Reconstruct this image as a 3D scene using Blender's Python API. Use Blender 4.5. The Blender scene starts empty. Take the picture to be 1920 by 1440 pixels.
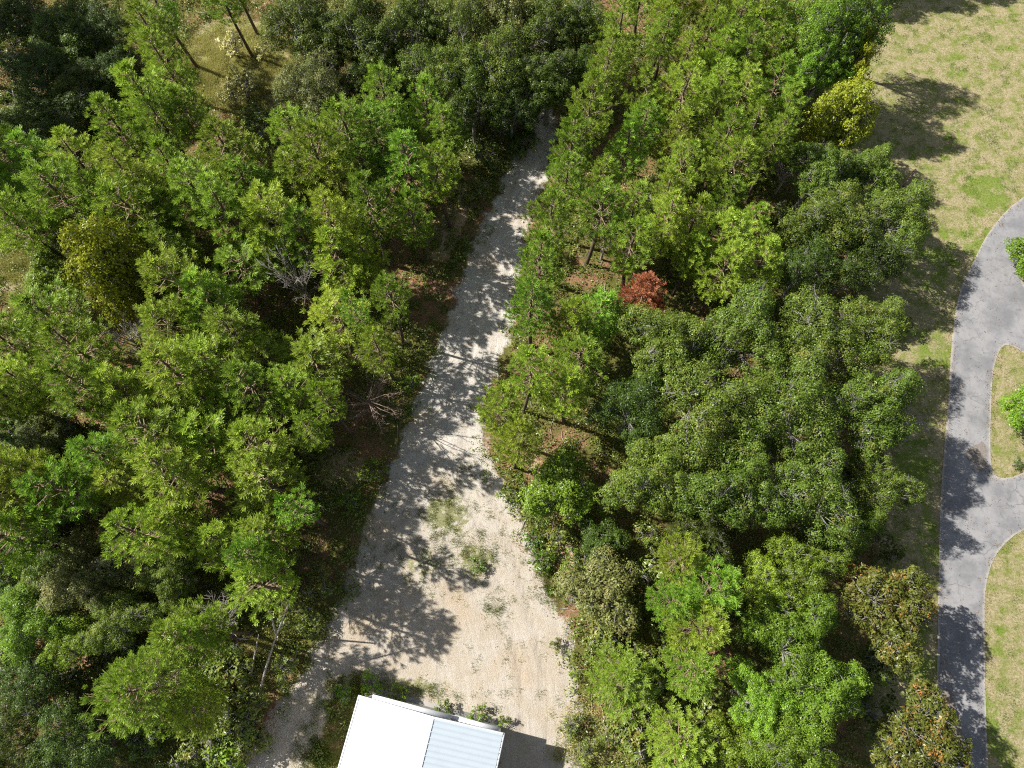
import bpy, math, random
import numpy as np

C = bpy.context.scene.collection
R = math.radians
PI = math.pi

# ------------------------------------------------------------------ camera, sky, sun
CAM_H = 54.0
TILT = R(20.0)
FPX = 1320.0                       # focal length in pixels of the 1920 px wide photograph
scene = bpy.context.scene
cam_d = bpy.data.cameras.new("camera")
cam = bpy.data.objects.new("camera", cam_d)
C.objects.link(cam)
cam_d.sensor_width = 36.0
cam_d.lens = 36.0 * FPX / 1920.0
cam_d.clip_start = 0.5
cam_d.clip_end = 2000
cam.location = (0, 0, CAM_H)
cam.rotation_euler = (TILT, 0, 0)
scene.camera = cam

SUN_EL = R(43.0)
SHADOW_AZ = R(-19.0)               # shadows run along this heading on the ground (from +X)
w = bpy.data.worlds.new("World")
scene.world = w
w.use_nodes = True
nt = w.node_tree
sky = nt.nodes.new('ShaderNodeTexSky')
sky.sky_type = 'NISHITA'
sky.sun_disc = False
sky.sun_elevation = SUN_EL
# the direction towards the sun, as a compass heading for the sky node
sx, sy = -math.cos(SHADOW_AZ), -math.sin(SHADOW_AZ)
sky.sun_rotation = math.atan2(sx, sy)
bg = nt.nodes['Background']
bg.inputs['Strength'].default_value = 0.062
hz = nt.nodes.new('ShaderNodeHueSaturation')      # sky desaturated, so its fill makes shade less blue
hz.inputs['Saturation'].default_value = 0.6
nt.links.new(sky.outputs[0], hz.inputs['Color'])
nt.links.new(hz.outputs[0], bg.inputs['Color'])
sun_d = bpy.data.lights.new("sun", 'SUN')
sun_d.energy = 5.0
sun_d.angle = R(0.5)
sun_d.color = (1.0, 0.96, 0.90)
sun = bpy.data.objects.new("sun", sun_d)
C.objects.link(sun)
sun.rotation_euler = (0, PI/2 - SUN_EL, math.atan2(sy, sx))
sun.location = (-60, 20, 80)
scene.view_settings.view_transform = 'Standard'
scene.view_settings.look = 'None'
scene.view_settings.exposure = 0.78
scene.view_settings.gamma = 1.0
scene.cycles.use_denoising = False
scene.cycles.filter_width = 1.15
scene.cycles.max_bounces = 6
scene.cycles.diffuse_bounces = 3
scene.cycles.glossy_bounces = 2
scene.cycles.transmission_bounces = 3

ct, st = math.cos(TILT), math.sin(TILT)
def at(px, py, z=0.0):
    """ground plan position of something at height z seen at this place of the photograph"""
    a, b = (px-960)/FPX, -(py-720)/FPX
    dx, dy, dz = a, b*ct + st, b*st - ct
    t = (z-CAM_H)/dz
    return (dx*t, dy*t)
def scale_at(py, z=0.0):
    """photo pixels per metre there"""
    b = -(py-720)/FPX
    dz = b*st - ct
    t = (z-CAM_H)/dz
    return FPX/t

# ------------------------------------------------------------------ mesh helpers
def mesh_from(name, V, F, mat, smooth=False, attrs=None):
    """F: int array n x 3 or n x 4, or a list of such arrays"""
    V = np.asarray(V, dtype=np.float32).reshape(-1, 3)
    Fs = F if isinstance(F, list) else [F]
    Fs = [np.asarray(f, dtype=np.int32) for f in Fs if len(f)]
    me = bpy.data.meshes.new(name)
    me.vertices.add(len(V))
    me.vertices.foreach_set('co', V.ravel())
    loops = np.concatenate([f.ravel() for f in Fs])
    counts = np.concatenate([np.full(len(f), f.shape[1], dtype=np.int32) for f in Fs])
    starts = np.concatenate([[0], np.cumsum(counts)[:-1]]).astype(np.int32)
    me.loops.add(len(loops))
    me.loops.foreach_set('vertex_index', loops)
    me.polygons.add(len(counts))
    me.polygons.foreach_set('loop_start', starts)
    me.polygons.foreach_set('loop_total', counts)
    if smooth:
        me.polygons.foreach_set('use_smooth', np.ones(len(counts), dtype=bool))
    if attrs:
        for k, a in attrs.items():
            at_ = me.attributes.new(k, 'FLOAT', 'POINT')
            at_.data.foreach_set('value', np.asarray(a, dtype=np.float32))
    me.update(calc_edges=True)
    me.materials.append(mat)
    return me

class MB:
    """collects shapes that become one mesh"""
    def __init__(s): s.V = []; s.Q = []; s.T = []; s.n = 0
    def add(s, V, Q=None, T=None):
        V = np.asarray(V, dtype=np.float32).reshape(-1, 3)
        if Q is not None and len(Q): s.Q.append(np.asarray(Q, dtype=np.int32)+s.n)
        if T is not None and len(T): s.T.append(np.asarray(T, dtype=np.int32)+s.n)
        s.V.append(V); s.n += len(V)
    def box(s, x0, x1, y0, y1, z0, z1):
        V = [(x0,y0,z0),(x1,y0,z0),(x1,y1,z0),(x0,y1,z0),(x0,y0,z1),(x1,y0,z1),(x1,y1,z1),(x0,y1,z1)]
        s.add(V, [(0,3,2,1),(4,5,6,7),(0,1,5,4),(1,2,6,5),(2,3,7,6),(3,0,4,7)])
    def tube(s, pts, rad, n=6):
        pts = np.asarray(pts, dtype=float); m = len(pts)
        V = []
        for i in range(m):
            d = pts[min(i+1, m-1)]-pts[max(i-1, 0)]
            d /= (np.linalg.norm(d)+1e-9)
            a = np.cross(d, (0.31, 0.17, 0.93) if abs(d[2]) < 0.9 else (1, 0, 0)); a /= np.linalg.norm(a)
            b = np.cross(d, a)
            for k in range(n):
                t = 2*PI*k/n
                V.append(pts[i]+rad[i]*(math.cos(t)*a+math.sin(t)*b))
        Q = [(i*n+k, i*n+(k+1) % n, (i+1)*n+(k+1) % n, (i+1)*n+k) for i in range(m-1) for k in range(n)]
        V.append(pts[-1]); e = m*n
        T = [((m-1)*n+k, (m-1)*n+(k+1) % n, e) for k in range(n)]
        s.add(V, Q, T)
    def mesh(s, name, mat, smooth=False):
        fs = []
        if s.Q: fs.append(np.concatenate(s.Q))
        if s.T: fs.append(np.concatenate(s.T))
        return mesh_from(name, np.concatenate(s.V), fs, mat, smooth)

def obj(name, me, parent=None, loc=(0, 0, 0), rz=0.0):
    o = bpy.data.objects.new(name, me)
    C.objects.link(o)
    o.location = loc
    o.rotation_euler = (0, 0, rz)
    if parent: o.parent = parent
    return o
def tag(o, label=None, cat=None, group=None, kind=None):
    if label: o['label'] = label
    if cat: o['category'] = cat
    if group: o['group'] = group
    if kind: o['kind'] = kind
    return o
def thing(name, label, cat, loc=(0, 0, 0), rz=0.0, group=None):
    return tag(obj(name, None, None, loc, rz), label, cat, group)

# ------------------------------------------------------------------ node helpers
class N:
    def __init__(s, name):
        s.m = bpy.data.materials.new(name); s.m.use_nodes = True
        s.t = s.m.node_tree; s.t.nodes.clear()
        s.out = s.t.nodes.new('ShaderNodeOutputMaterial')
    def new(s, k, **kw):
        n = s.t.nodes.new('ShaderNode'+k)
        for a, v in kw.items(): setattr(n, a, v)
        return n
    def link(s, a, b): s.t.links.new(a, b)
    def put(s, v, sock):
        if hasattr(v, 'links') or hasattr(v, 'is_linked'): s.link(v, sock)
        elif isinstance(v, (tuple, list)) and len(v) == 3 and sock.type == 'RGBA': sock.default_value = (*v, 1)
        else: sock.default_value = v
    def noise(s, scale, detail=4, rough=0.55, vec=None, dist=0.0):
        n = s.new('TexNoise'); n.inputs['Scale'].default_value = scale
        n.inputs['Detail'].default_value = detail; n.inputs['Roughness'].default_value = rough
        n.inputs['Distortion'].default_value = dist
        if vec is not None: s.link(vec, n.inputs['Vector'])
        return n.outputs['Fac']
    def mix(s, f, a, b, mode='MIX'):
        n = s.new('Mix', data_type='RGBA', blend_type=mode)
        s.put(f, n.inputs[0]); s.put(a, n.inputs[6]); s.put(b, n.inputs[7])
        return n.outputs[2]
    def math(s, op, a, b=0.0, c=None, clamp=False):
        n = s.new('Math', operation=op, use_clamp=clamp)
        s.put(a, n.inputs[0]); s.put(b, n.inputs[1])
        if c is not None: s.put(c, n.inputs[2])
        return n.outputs[0]
    def ramp(s, f, lo, hi, a=0.0, b=1.0):
        n = s.new('MapRange', interpolation_type='SMOOTHSTEP')
        s.put(f, n.inputs[0]); s.put(lo, n.inputs[1]); s.put(hi, n.inputs[2]); s.put(a, n.inputs[3]); s.put(b, n.inputs[4])
        return n.outputs[0]
    def attr(s, name):
        n = s.new('Attribute'); n.attribute_name = name
        return n.outputs['Fac']
    def pos(s): return s.new('NewGeometry').outputs['Position']
    def bump(s, h, strength=0.5, dist=0.05):
        n = s.new('Bump'); n.inputs['Strength'].default_value = strength; n.inputs['Distance'].default_value = dist
        s.put(h, n.inputs['Height']); return n.outputs[0]
    def bsdf(s, col, rough=0.9, normal=None, spec=0.3, metal=0.0):
        b = s.new('BsdfPrincipled')
        s.put(col, b.inputs['Base Color']); s.put(rough, b.inputs['Roughness'])
        b.inputs['Specular IOR Level'].default_value = spec; b.inputs['Metallic'].default_value = metal
        if normal is not None: s.link(normal, b.inputs['Normal'])
        s.link(b.outputs[0], s.out.inputs[0]); return b

def leaf_mat(name, dark, mid, light, trans=0.35, gloss=0.05, warm=None, warm_amt=0.0, obj_var=0.5, patch=1.1):
    n = N(name)
    g = n.new('NewGeometry'); isl = g.outputs['Random Per Island']
    oi = n.new('ObjectInfo'); rnd = oi.outputs['Random']
    c = n.mix(n.ramp(isl, 0.0, 0.55), dark, mid)
    c = n.mix(n.ramp(isl, 0.5, 1.0), c, light)
    low = n.noise(patch, 2, 0.5, g.outputs['Position'])
    c = n.mix(n.ramp(low, 0.35, 0.68, 0.0, 0.55), c, light)
    hs = n.new('HueSaturation')
    n.link(n.math('MULTIPLY_ADD', rnd, 0.045*obj_var, 0.5-0.0225*obj_var), hs.inputs['Hue'])
    r2 = n.math('FRACT', n.math('MULTIPLY', rnd, 17.3))
    n.link(n.math('MULTIPLY_ADD', r2, 0.7*obj_var, 1.0-0.35*obj_var), hs.inputs['Value'])
    hs.inputs['Saturation'].default_value = 1.0
    n.link(c, hs.inputs['Color']); c = hs.outputs['Color']
    if warm is not None:
        wn = n.noise(0.9, 3, 0.6, g.outputs['Position'])
        f = n.math('MULTIPLY', n.ramp(wn, 0.52-warm_amt*0.2, 0.72-warm_amt*0.2), n.ramp(isl, 0.15, 0.6))
        c = n.mix(f, c, warm)
    d = n.new('BsdfDiffuse'); n.link(c, d.inputs[0])
    tr = n.new('BsdfTranslucent')
    tc = n.mix(0.4, c, (0.24, 0.30, 0.015), 'MIX') if trans > 0.3 else c
    n.link(tc, tr.inputs[0])
    m1 = n.new('MixShader'); m1.inputs[0].default_value = trans
    n.link(d.outputs[0], m1.inputs[1]); n.link(tr.outputs[0], m1.inputs[2])
    gl = n.new('BsdfGlossy'); gl.inputs['Roughness'].default_value = 0.38
    gl.inputs[0].default_value = (0.9, 0.95, 0.85, 1)
    m2 = n.new('MixShader'); m2.inputs[0].default_value = gloss
    n.link(m1.outputs[0], m2.inputs[1]); n.link(gl.outputs[0], m2.inputs[2])
    n.link(m2.outputs[0], n.out.inputs[0])
    return n.m

M = {}
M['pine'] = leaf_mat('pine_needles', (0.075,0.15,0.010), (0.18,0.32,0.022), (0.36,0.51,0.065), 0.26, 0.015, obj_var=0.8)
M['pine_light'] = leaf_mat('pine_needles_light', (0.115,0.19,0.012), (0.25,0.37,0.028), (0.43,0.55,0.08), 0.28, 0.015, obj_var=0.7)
M['oak'] = leaf_mat('oak_leaves', (0.036,0.070,0.008), (0.095,0.165,0.017), (0.195,0.265,0.042), 0.22, 0.018, warm=(0.28,0.25,0.06), warm_amt=-0.1, obj_var=0.35)
M['oak_dark'] = leaf_mat('dark_oak_leaves', (0.025,0.045,0.006), (0.06,0.098,0.012), (0.12,0.17,0.026), 0.2, 0.02, obj_var=0.9)  # darker oak tone; shade is put into it for hollow and grove trees
M['laurel'] = leaf_mat('laurel_leaves', (0.06,0.115,0.009), (0.15,0.26,0.018), (0.26,0.38,0.04), 0.25, 0.02, obj_var=0.8)
M['sage'] = leaf_mat('grey_green_leaves', (0.07,0.09,0.022), (0.15,0.18,0.04), (0.27,0.29,0.09), 0.28, 0.02, warm=(0.34,0.28,0.12), warm_amt=0.1, obj_var=0.5)
M['yellow'] = leaf_mat('yellow_leaves', (0.10,0.15,0.012), (0.27,0.33,0.022), (0.47,0.49,0.045), 0.3, 0.02, obj_var=0.3)
M['olive'] = leaf_mat('olive_leaves', (0.08,0.11,0.010), (0.20,0.24,0.016), (0.34,0.37,0.03), 0.3, 0.02, obj_var=0.3)
M['rust'] = leaf_mat('rust_needles', (0.24,0.075,0.035), (0.50,0.165,0.075), (0.62,0.31,0.16), 0.2, 0.02, warm=(0.30,0.12,0.03), warm_amt=0.2, obj_var=0.3)
M['magnolia'] = leaf_mat('magnolia_leaves', (0.045,0.06,0.010), (0.10,0.125,0.018), (0.17,0.19,0.035), 0.18, 0.02, warm=(0.42,0.19,0.06), warm_amt=0.08, obj_var=0.3)
M['weeds'] = leaf_mat('weed_leaves', (0.06,0.10,0.014), (0.13,0.20,0.026), (0.26,0.32,0.06), 0.3, 0.03, warm=(0.30,0.24,0.06), warm_amt=0.2, obj_var=0.2, patch=0.35)
M['drygrass'] = leaf_mat('dry_grass_blades', (0.30,0.28,0.08), (0.50,0.50,0.15), (0.70,0.66,0.30), 0.25, 0.02, obj_var=0.2, patch=0.5)
M['grass'] = leaf_mat('green_grass_blades', (0.05,0.11,0.014), (0.10,0.20,0.022), (0.18,0.29,0.04), 0.3, 0.03, obj_var=0.2, patch=0.6)

M['litter'] = leaf_mat('fallen_leaves', (0.08,0.05,0.03), (0.17,0.10,0.05), (0.30,0.20,0.10), 0.1, 0.01, obj_var=0.1)
def bark_mat(name, a, b):
    n = N(name); p = n.pos()
    f = n.noise(7, 5, 0.65, p)
    c = n.mix(n.ramp(f, 0.3, 0.7), a, b)
    n.bsdf(c, 0.95, n.bump(f, 0.6, 0.04)); return n.m
M['bark'] = bark_mat('pine_bark', (0.06,0.045,0.035), (0.17,0.12,0.09))
M['bark_grey'] = bark_mat('grey_bark', (0.12,0.11,0.095), (0.34,0.32,0.29))
M['limb'] = bark_mat('pale_limb_bark', (0.17,0.12,0.075), (0.36,0.27,0.18))
M['deadwood'] = bark_mat('bleached_dead_wood', (0.22,0.19,0.165), (0.48,0.44,0.40))
M['brownwood'] = bark_mat('brown_bare_wood', (0.13,0.09,0.065), (0.30,0.22,0.17))

def floor_colour(n, p):
    """forest floor: rusty pine straw with weeds and bare earth"""
    a = n.noise(0.16, 5, 0.6, p); b = n.noise(1.3, 6, 0.7, p); c = n.noise(7.0, 8, 0.85, p)
    straw = n.mix(n.ramp(c, 0.35, 0.65), (0.13,0.062,0.034), (0.43,0.25,0.15))
    straw = n.mix(n.ramp(b, 0.45, 0.75, 0, 0.6), straw, (0.44,0.27,0.16))
    weed = n.mix(n.ramp(c, 0.3, 0.7), (0.05,0.058,0.014), (0.20,0.19,0.05))
    f = n.ramp(n.math('MULTIPLY_ADD', b, 0.35, n.math('MULTIPLY', a, 0.65)), 0.42, 0.54)
    col = n.mix(f, straw, weed)
    return col, c

def ground_material():
    n = N('forest_floor'); p = n.pos()
    col, c = floor_colour(n, p)
    n.bsdf(col, 1.0, n.bump(c, 0.8, 0.12), 0.1); return n.m

def sand_material():
    n = N('pale_sand'); p = n.pos()
    fl, c = floor_colour(n, p)
    e = n.attr('edge'); u = n.attr('across'); v = n.attr('along')
    cv = n.new('CombineXYZ'); n.link(n.math('MULTIPLY', u, 1.0), cv.inputs[0]); n.link(n.math('MULTIPLY', v, 0.07), cv.inputs[1])
    streak = n.noise(2.6, 5, 0.6, cv.outputs[0], 0.3)
    fine = n.noise(11, 6, 0.8, p); mid = n.noise(0.55, 5, 0.6, p); grit = n.noise(45, 3, 0.7, p)
    sand = n.mix(n.ramp(mid, 0.35, 0.68), (0.51,0.46,0.39), (0.465,0.395,0.30))
    white = n.ramp(p_sep(n, p, 1), 4.0, 18.0)                       # the far end of the track is whiter sand
    sand = n.mix(n.math('MULTIPLY', white, 0.8), sand, (0.64,0.605,0.545))
    sand = n.mix(n.ramp(n.noise(0.22, 3, 0.5, p), 0.54, 0.68, 0, 0.5), sand, (0.47,0.345,0.21))
    rut = n.attr('rut')
    rn = n.math('MULTIPLY', rut, n.ramp(n.noise(0.35, 4, 0.6, p), 0.35, 0.6))
    sand = n.mix(n.math('MULTIPLY', rn, 0.65), sand, (0.33,0.285,0.23))
    sand = n.mix(n.ramp(streak, 0.44, 0.60, 0, 0.18), sand, (0.33,0.28,0.225))
    sand = n.mix(n.ramp(n.noise(1.1, 6, 0.75, p, 0.8), 0.50, 0.64, 0, 0.4), sand, (0.38,0.315,0.235))
    sand = n.mix(n.ramp(n.noise(3.2, 6, 0.75, p, 0.4), 0.50, 0.66, 0, 0.5), sand, (0.35,0.30,0.235))
    sand = n.mix(n.ramp(fine, 0.50, 0.66, 0, 0.38), sand, (0.30,0.25,0.185))
    sand = n.mix(n.ramp(fine, 0.46, 0.34, 0, 0.5), sand, (0.68,0.64,0.58))
    sand = n.mix(n.ramp(grit, 0.52, 0.70, 0, 0.38), sand, (0.22,0.18,0.135))
    g = n.attr('green')
    gm = n.ramp(n.math('ADD', g, n.math('MULTIPLY_ADD', n.noise(2.2, 6, 0.75, p), 1.7, -1.0)), 0.32, 0.5)
    gc = n.mix(n.ramp(fine, 0.3, 0.65), (0.10,0.13,0.03), (0.26,0.25,0.09))
    sand = n.mix(n.math('MULTIPLY', gm, 0.8), sand, gc)
    f = n.ramp(n.math('ADD', e, n.math('MULTIPLY_ADD', n.noise(0.8, 7, 0.75, p), 3.6, -1.9)), -0.2, 0.3)
    col = n.mix(f, fl, sand)
    h = n.math('ADD', n.math('MULTIPLY', streak, 0.5), n.math('ADD', fine, n.math('MULTIPLY', rn, -0.8)))
    n.bsdf(col, 0.95, n.bump(h, 0.8, 0.10), 0.15); return n.m

def p_sep(n, p, i):
    s = n.new('SeparateXYZ'); n.link(p, s.inputs[0]); return s.outputs[i]

def lawn_material():
    n = N('patchy_lawn'); p = n.pos()
    a = n.noise(0.13, 4, 0.6, p); b = n.noise(0.9, 6, 0.7, p); c = n.noise(6.0, 7, 0.8, p); d = n.noise(24, 4, 0.8, p)
    dry = n.mix(n.ramp(c, 0.34, 0.62), (0.21,0.175,0.08), (0.46,0.395,0.235))
    mid = n.mix(n.ramp(c, 0.34, 0.64), (0.12,0.145,0.03), (0.29,0.31,0.095))
    gr = n.mix(n.ramp(c, 0.3, 0.65), (0.10,0.15,0.02), (0.22,0.29,0.05))
    col = n.mix(n.ramp(n.math('ADD', b, n.math('MULTIPLY', c, 0.5)), 0.69, 0.85), dry, mid)
    s = n.math('ADD', n.math('MULTIPLY', a, 0.7), n.math('MULTIPLY', b, 0.6))
    g = n.attr('green')
    s = n.math('ADD', s, n.math('MULTIPLY', g, 0.17))
    col = n.mix(n.ramp(s, 0.72, 0.84, 0, 0.85), col, gr)
    col = n.mix(n.ramp(d, 0.55, 0.75, 0, 0.35), col, (0.10,0.09,0.03))
    fl, _ = floor_colour(n, p)
    e = n.attr('edge')
    f = n.ramp(n.math('ADD', e, n.math('MULTIPLY_ADD', n.noise(0.8, 5, 0.7, p), 3.0, -1.5)), -0.3, 0.4)
    col = n.mix(f, fl, col)
    n.bsdf(col, 1.0, n.bump(n.math('ADD', c, d), 0.7, 0.08), 0.1); return n.m

def road_material():
    n = N('worn_asphalt'); p = n.pos()
    a = n.noise(0.35, 5, 0.65, p); b = n.noise(2.0, 6, 0.7, p); c = n.noise(30, 4, 0.8, p)
    mp = n.new('Mapping'); mp.inputs['Scale'].default_value = (3.0, 0.12, 1); n.link(p, mp.inputs[0])
    st_ = n.noise(1.0, 4, 0.6, mp.outputs[0])
    col = n.mix(n.ramp(a, 0.38, 0.66), (0.31,0.305,0.305), (0.19,0.19,0.195))
    col = n.mix(n.ramp(st_, 0.5, 0.7, 0, 0.35), col, (0.22,0.215,0.225))
    col = n.mix(n.ramp(b, 0.50, 0.68, 0, 0.5), col, (0.15,0.15,0.155))
    col = n.mix(n.ramp(c, 0.4, 0.65, 0, 0.45), col, (0.12,0.12,0.12))
    vo = n.new('TexVoronoi', feature='DISTANCE_TO_EDGE'); vo.inputs['Scale'].default_value = 0.45
    wv = n.new('VectorMath', operation='ADD'); n.link(p, wv.inputs[0])
    nn = n.new('TexNoise'); nn.inputs['Scale'].default_value = 0.8; nn.inputs['Detail'].default_value = 5
    n.link(p, nn.inputs['Vector']); n.link(nn.outputs['Color'], wv.inputs[1]); n.link(wv.outputs[0], vo.inputs['Vector'])
    cr = n.math('MULTIPLY', n.ramp(vo.outputs[0], 0.0, 0.02, 1, 0), n.ramp(n.noise(0.4, 2, 0.5, p), 0.5, 0.62))
    col = n.mix(n.math('MULTIPLY', cr, 0.6), col, (0.10,0.10,0.10))
    e = n.attr('edge')
    ed = n.ramp(n.math('ADD', e, n.math('MULTIPLY_ADD', b, 0.5, -0.25)), 0.0, 0.22, 1, 0)
    col = n.mix(n.math('MULTIPLY', ed, 0.45), col, (0.50,0.44,0.33))
    n.bsdf(col, 0.9, n.bump(c, 0.3, 0.01), 0.25); return n.m
M['ground'] = ground_material(); M['sand'] = sand_material(); M['lawn'] = lawn_material(); M['road'] = road_material()

# ------------------------------------------------------------------ ground sheets
def poly_world(pts, z=0.0): return np.array([at(x, y, z) for x, y in pts])
def smooth_poly(P, n=2):
    for _ in range(n):
        Q = np.roll(P, -1, 0)
        P = np.stack([0.75*P+0.25*Q, 0.25*P+0.75*Q], 1).reshape(-1, 2)
    return P
def sdist(X, Y, P):
    """signed distance to a closed outline, positive inside"""
    d2 = np.full(X.shape, 1e18); ins = np.zeros(X.shape, bool)
    for i in range(len(P)):
        x0, y0 = P[i]; x1, y1 = P[(i+1) % len(P)]
        ex, ey = x1-x0, y1-y0; L = ex*ex+ey*ey+1e-12
        t = np.clip(((X-x0)*ex+(Y-y0)*ey)/L, 0, 1)
        d2 = np.minimum(d2, (X-x0-t*ex)**2+(Y-y0-t*ey)**2)
        c = ((y0 > Y) != (y1 > Y))
        with np.errstate(divide='ignore', invalid='ignore'):
            xi = x0+(Y-y0)*ex/(ey if abs(ey) > 1e-12 else 1e-12)
        ins ^= c & (X < xi)
    d = np.sqrt(d2)
    return np.where(ins, d, -d)
def blob(X, Y, px, py, rx, ry):
    cx, cy = at(px, py); s = scale_at(py)
    return np.clip(1.25-np.sqrt(((X-cx)/(rx/s))**2+((Y-cy)/(ry/s))**2), 0, 1)
def sheet(name, P, z, mat, step, margin, extra=None):
    x0, y0 = P.min(0)-margin; x1, y1 = P.max(0)+margin
    nx, ny = int((x1-x0)/step)+2, int((y1-y0)/step)+2
    X, Y = np.meshgrid(x0+np.arange(nx)*step, y0+np.arange(ny)*step)
    E = sdist(X, Y, P)
    idx = np.arange(nx*ny).reshape(ny, nx)
    F = np.stack([idx[:-1, :-1], idx[:-1, 1:], idx[1:, 1:], idx[1:, :-1]], -1).reshape(-1, 4)
    keep = (E.ravel()[F] > -margin).all(1)
    F = F[keep]
    used = np.unique(F); rm = np.full(nx*ny, -1); rm[used] = np.arange(len(used)); F = rm[F]
    xs, ys = X.ravel()[used], Y.ravel()[used]
    V = np.stack([xs, ys, np.full(len(xs), z)], 1)
    at_ = {'edge': E.ravel()[used]}
    if extra: at_.update(extra(xs, ys))
    return obj(name, mesh_from(name, V, F, mat, attrs=at_))

g = MB(); g.add([(-500,-400,0),(500,-400,0),(500,600,0),(-500,600,0)], [(0,1,2,3)])
tag(obj('ground', g.mesh('ground', M['ground'])), kind='structure')

ROAD = [(2150,210),(2000,300),(1925,365),(1885,395),(1850,440),(1825,490),(1800,540),(1788,600),(1782,680),(1778,760),(1768,860),(1762,960),(1760,1060),(1758,1200),(1756,1300),(1754,1440),(1750,1620),
        (1858,1620),(1852,1440),(1847,1300),(1845,1150),(1849,1085),(1870,1030),(1925,985),(2150,930),(2150,835),(1980,862),(1925,885),(1880,900),(1860,888),(1856,850),(1858,750),(1862,690),(1876,650),(1893,645),(1925,665),(2000,720),(2150,800),(2150,560),(1990,560),(1925,545),(1912,520),(1920,480),(1990,420),(2150,330)]
SAND = [(440,1470),(462,1430),(500,1345),(560,1268),(600,1205),(635,1135),(652,1065),(680,990),(715,915),(745,835),(775,765),(800,690),(822,640),(850,560),(872,480),(900,420),(930,365),(958,300),(985,255),(1010,200),(1045,200),
        (1040,250),(1038,300),(1015,360),(992,420),(980,500),(972,570),(955,650),(925,720),(905,780),(912,835),(940,900),(975,960),(1000,1020),(1020,1080),(1048,1130),(1072,1180),(1082,1260),(1092,1330),(1090,1440),(1095,1560),(930,1560),(930,1380),(820,1345),(690,1290),(640,1300),(610,1345),(585,1430),(570,1470)]
LAWN = [(1600,-160),(1700,-600),(3200,-600),(3200,1900),(1640,1900),(1620,1440),(1640,1200),(1640,950),(1600,700),(1600,500),(1590,300),(1600,100)]
road_P = poly_world(ROAD); sand_P = smooth_poly(poly_world(SAND), 1); lawn_P = smooth_poly(poly_world(LAWN), 1)

def sand_extra(xs, ys):
    # distance across and along the track, measured from its centre line
    cl = poly_world([(420,1560),(500,1440),(640,1240),(760,1000),(850,800),(920,600),(940,440),(1000,290),(1030,200)])
    cl2 = poly_world([(1010,1560),(1010,1400),(1000,1250),(950,1080),(880,900),(900,700),(930,500),(1000,290),(1030,200)])
    best = np.full(len(xs), 1e9); U = np.zeros(len(xs)); Vv = np.zeros(len(xs))
    for line, off in ((cl, 0.0), (cl2, 40.0)):
        s = 0.0
        for i in range(len(line)-1):
            a, b = line[i], line[i+1]; d = b-a; L = np.linalg.norm(d); d /= L
            t = (xs-a[0])*d[0]+(ys-a[1])*d[1]; u = (xs-a[0])*d[1]-(ys-a[1])*d[0]
            dd = np.hypot(u, np.maximum(0, np.maximum(-t, t-L)))
            k = dd < best
            best = np.where(k, dd, best); U = np.where(k, u+off, U); Vv = np.where(k, t+s, Vv)
            s += L
    G = np.zeros(len(xs))
    for px, py, rx, ry, a in ((835,965,70,55,1),(890,1050,60,50,.9),(790,1060,90,45,.7),(700,1110,50,30,.5),(925,1150,30,40,.6),(1040,1215,25,30,.6),(600,1400,60,60,.5),(760,1290,120,30,.9),(900,1340,70,25,.7),(970,1290,40,30,.35),(870,880,50,30,.5),(1010,1400,40,30,.5),(1075,1400,30,70,.8),(660,1280,50,30,1)):
        G = np.maximum(G, .75*a*blob(xs, ys, px, py, rx*1.1, ry*1.1))
    u = np.abs(np.where(U > 20, U-40, U)+.25*np.sin(Vv*.21)); rut = np.exp(-((u-.85)/.22)**2)
    return {'across': U, 'along': Vv, 'green': G, 'rut': rut}
def lawn_extra(xs, ys):
    G = np.zeros(len(xs))
    for px, py, rx, ry, a in ((1850,370,60,40,1),(1820,460,60,60,1),(1880,90,60,90,.4),(1860,230,80,60,.3),(1760,470,120,120,.7),(1720,900,60,250,.8),(1730,1300,40,200,1),(1870,1400,40,90,.9),(1870,1180,35,120,.7),(1740,640,60,80,.6)):
        G = np.maximum(G, a*blob(xs, ys, px, py, rx, ry))
    return {'green': G}
tag(sheet('lawn', lawn_P, 0.004, M['lawn'], 0.6, 1.8, lawn_extra), kind='structure')
for k_, pts_ in enumerate(([(350,70),(400,30),(480,30),(540,90),(560,180),(500,215),(420,180),(360,140)], [(450,240),(520,225),(570,270),(560,310),(480,310),(440,280)], [(-30,480),(40,470),(80,500),(50,540),(-30,560)])):
    mp = smooth_poly(poly_world(pts_), 1)
    tag(sheet('meadow', mp, 0.004, M['lawn'], 0.6, 1.8, lambda xs, ys: {'green': np.full(len(xs), .25)}), kind='structure')
def soil_material():
    n = N('orange_bare_soil'); p = n.pos(); fl, c = floor_colour(n, p)
    col = n.mix(n.ramp(n.noise(6, 7, 0.8, p), 0.35, 0.65), (0.36,0.24,0.13), (0.56,0.42,0.27))
    f = n.ramp(n.math('ADD', n.attr('edge'), n.math('MULTIPLY_ADD', n.noise(1.3, 6, 0.75, p), 2.4, -1.3)), -0.15, 0.2)
    n.bsdf(n.mix(f, fl, col), 1.0, n.bump(c, 0.6, 0.08), 0.1); return n.m
M['soil'] = soil_material()
for pts_ in ([(1035,1020),(1075,1015),(1090,1050),(1065,1085),(1040,1060)], [(1105,1350),(1140,1330),(1165,1370),(1160,1430),(1120,1440),(1105,1400)], [(980,850),(1010,850),(1020,880),(985,885)], [(580,860),(650,835),(700,870),(660,930),(600,920)], [(800,420),(850,370),(900,380),(880,440),(830,500),(790,480)], [(1230,1050),(1260,1030),(1280,1070),(1250,1130)]):
    tag(sheet('bare_soil', smooth_poly(poly_world(pts_), 1), 0.007, M['soil'], 0.3, 1.2), kind='structure')
tag(sheet('sand_track', sand_P, 0.010, M['sand'], 0.3, 1.5, sand_extra), kind='structure')
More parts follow.
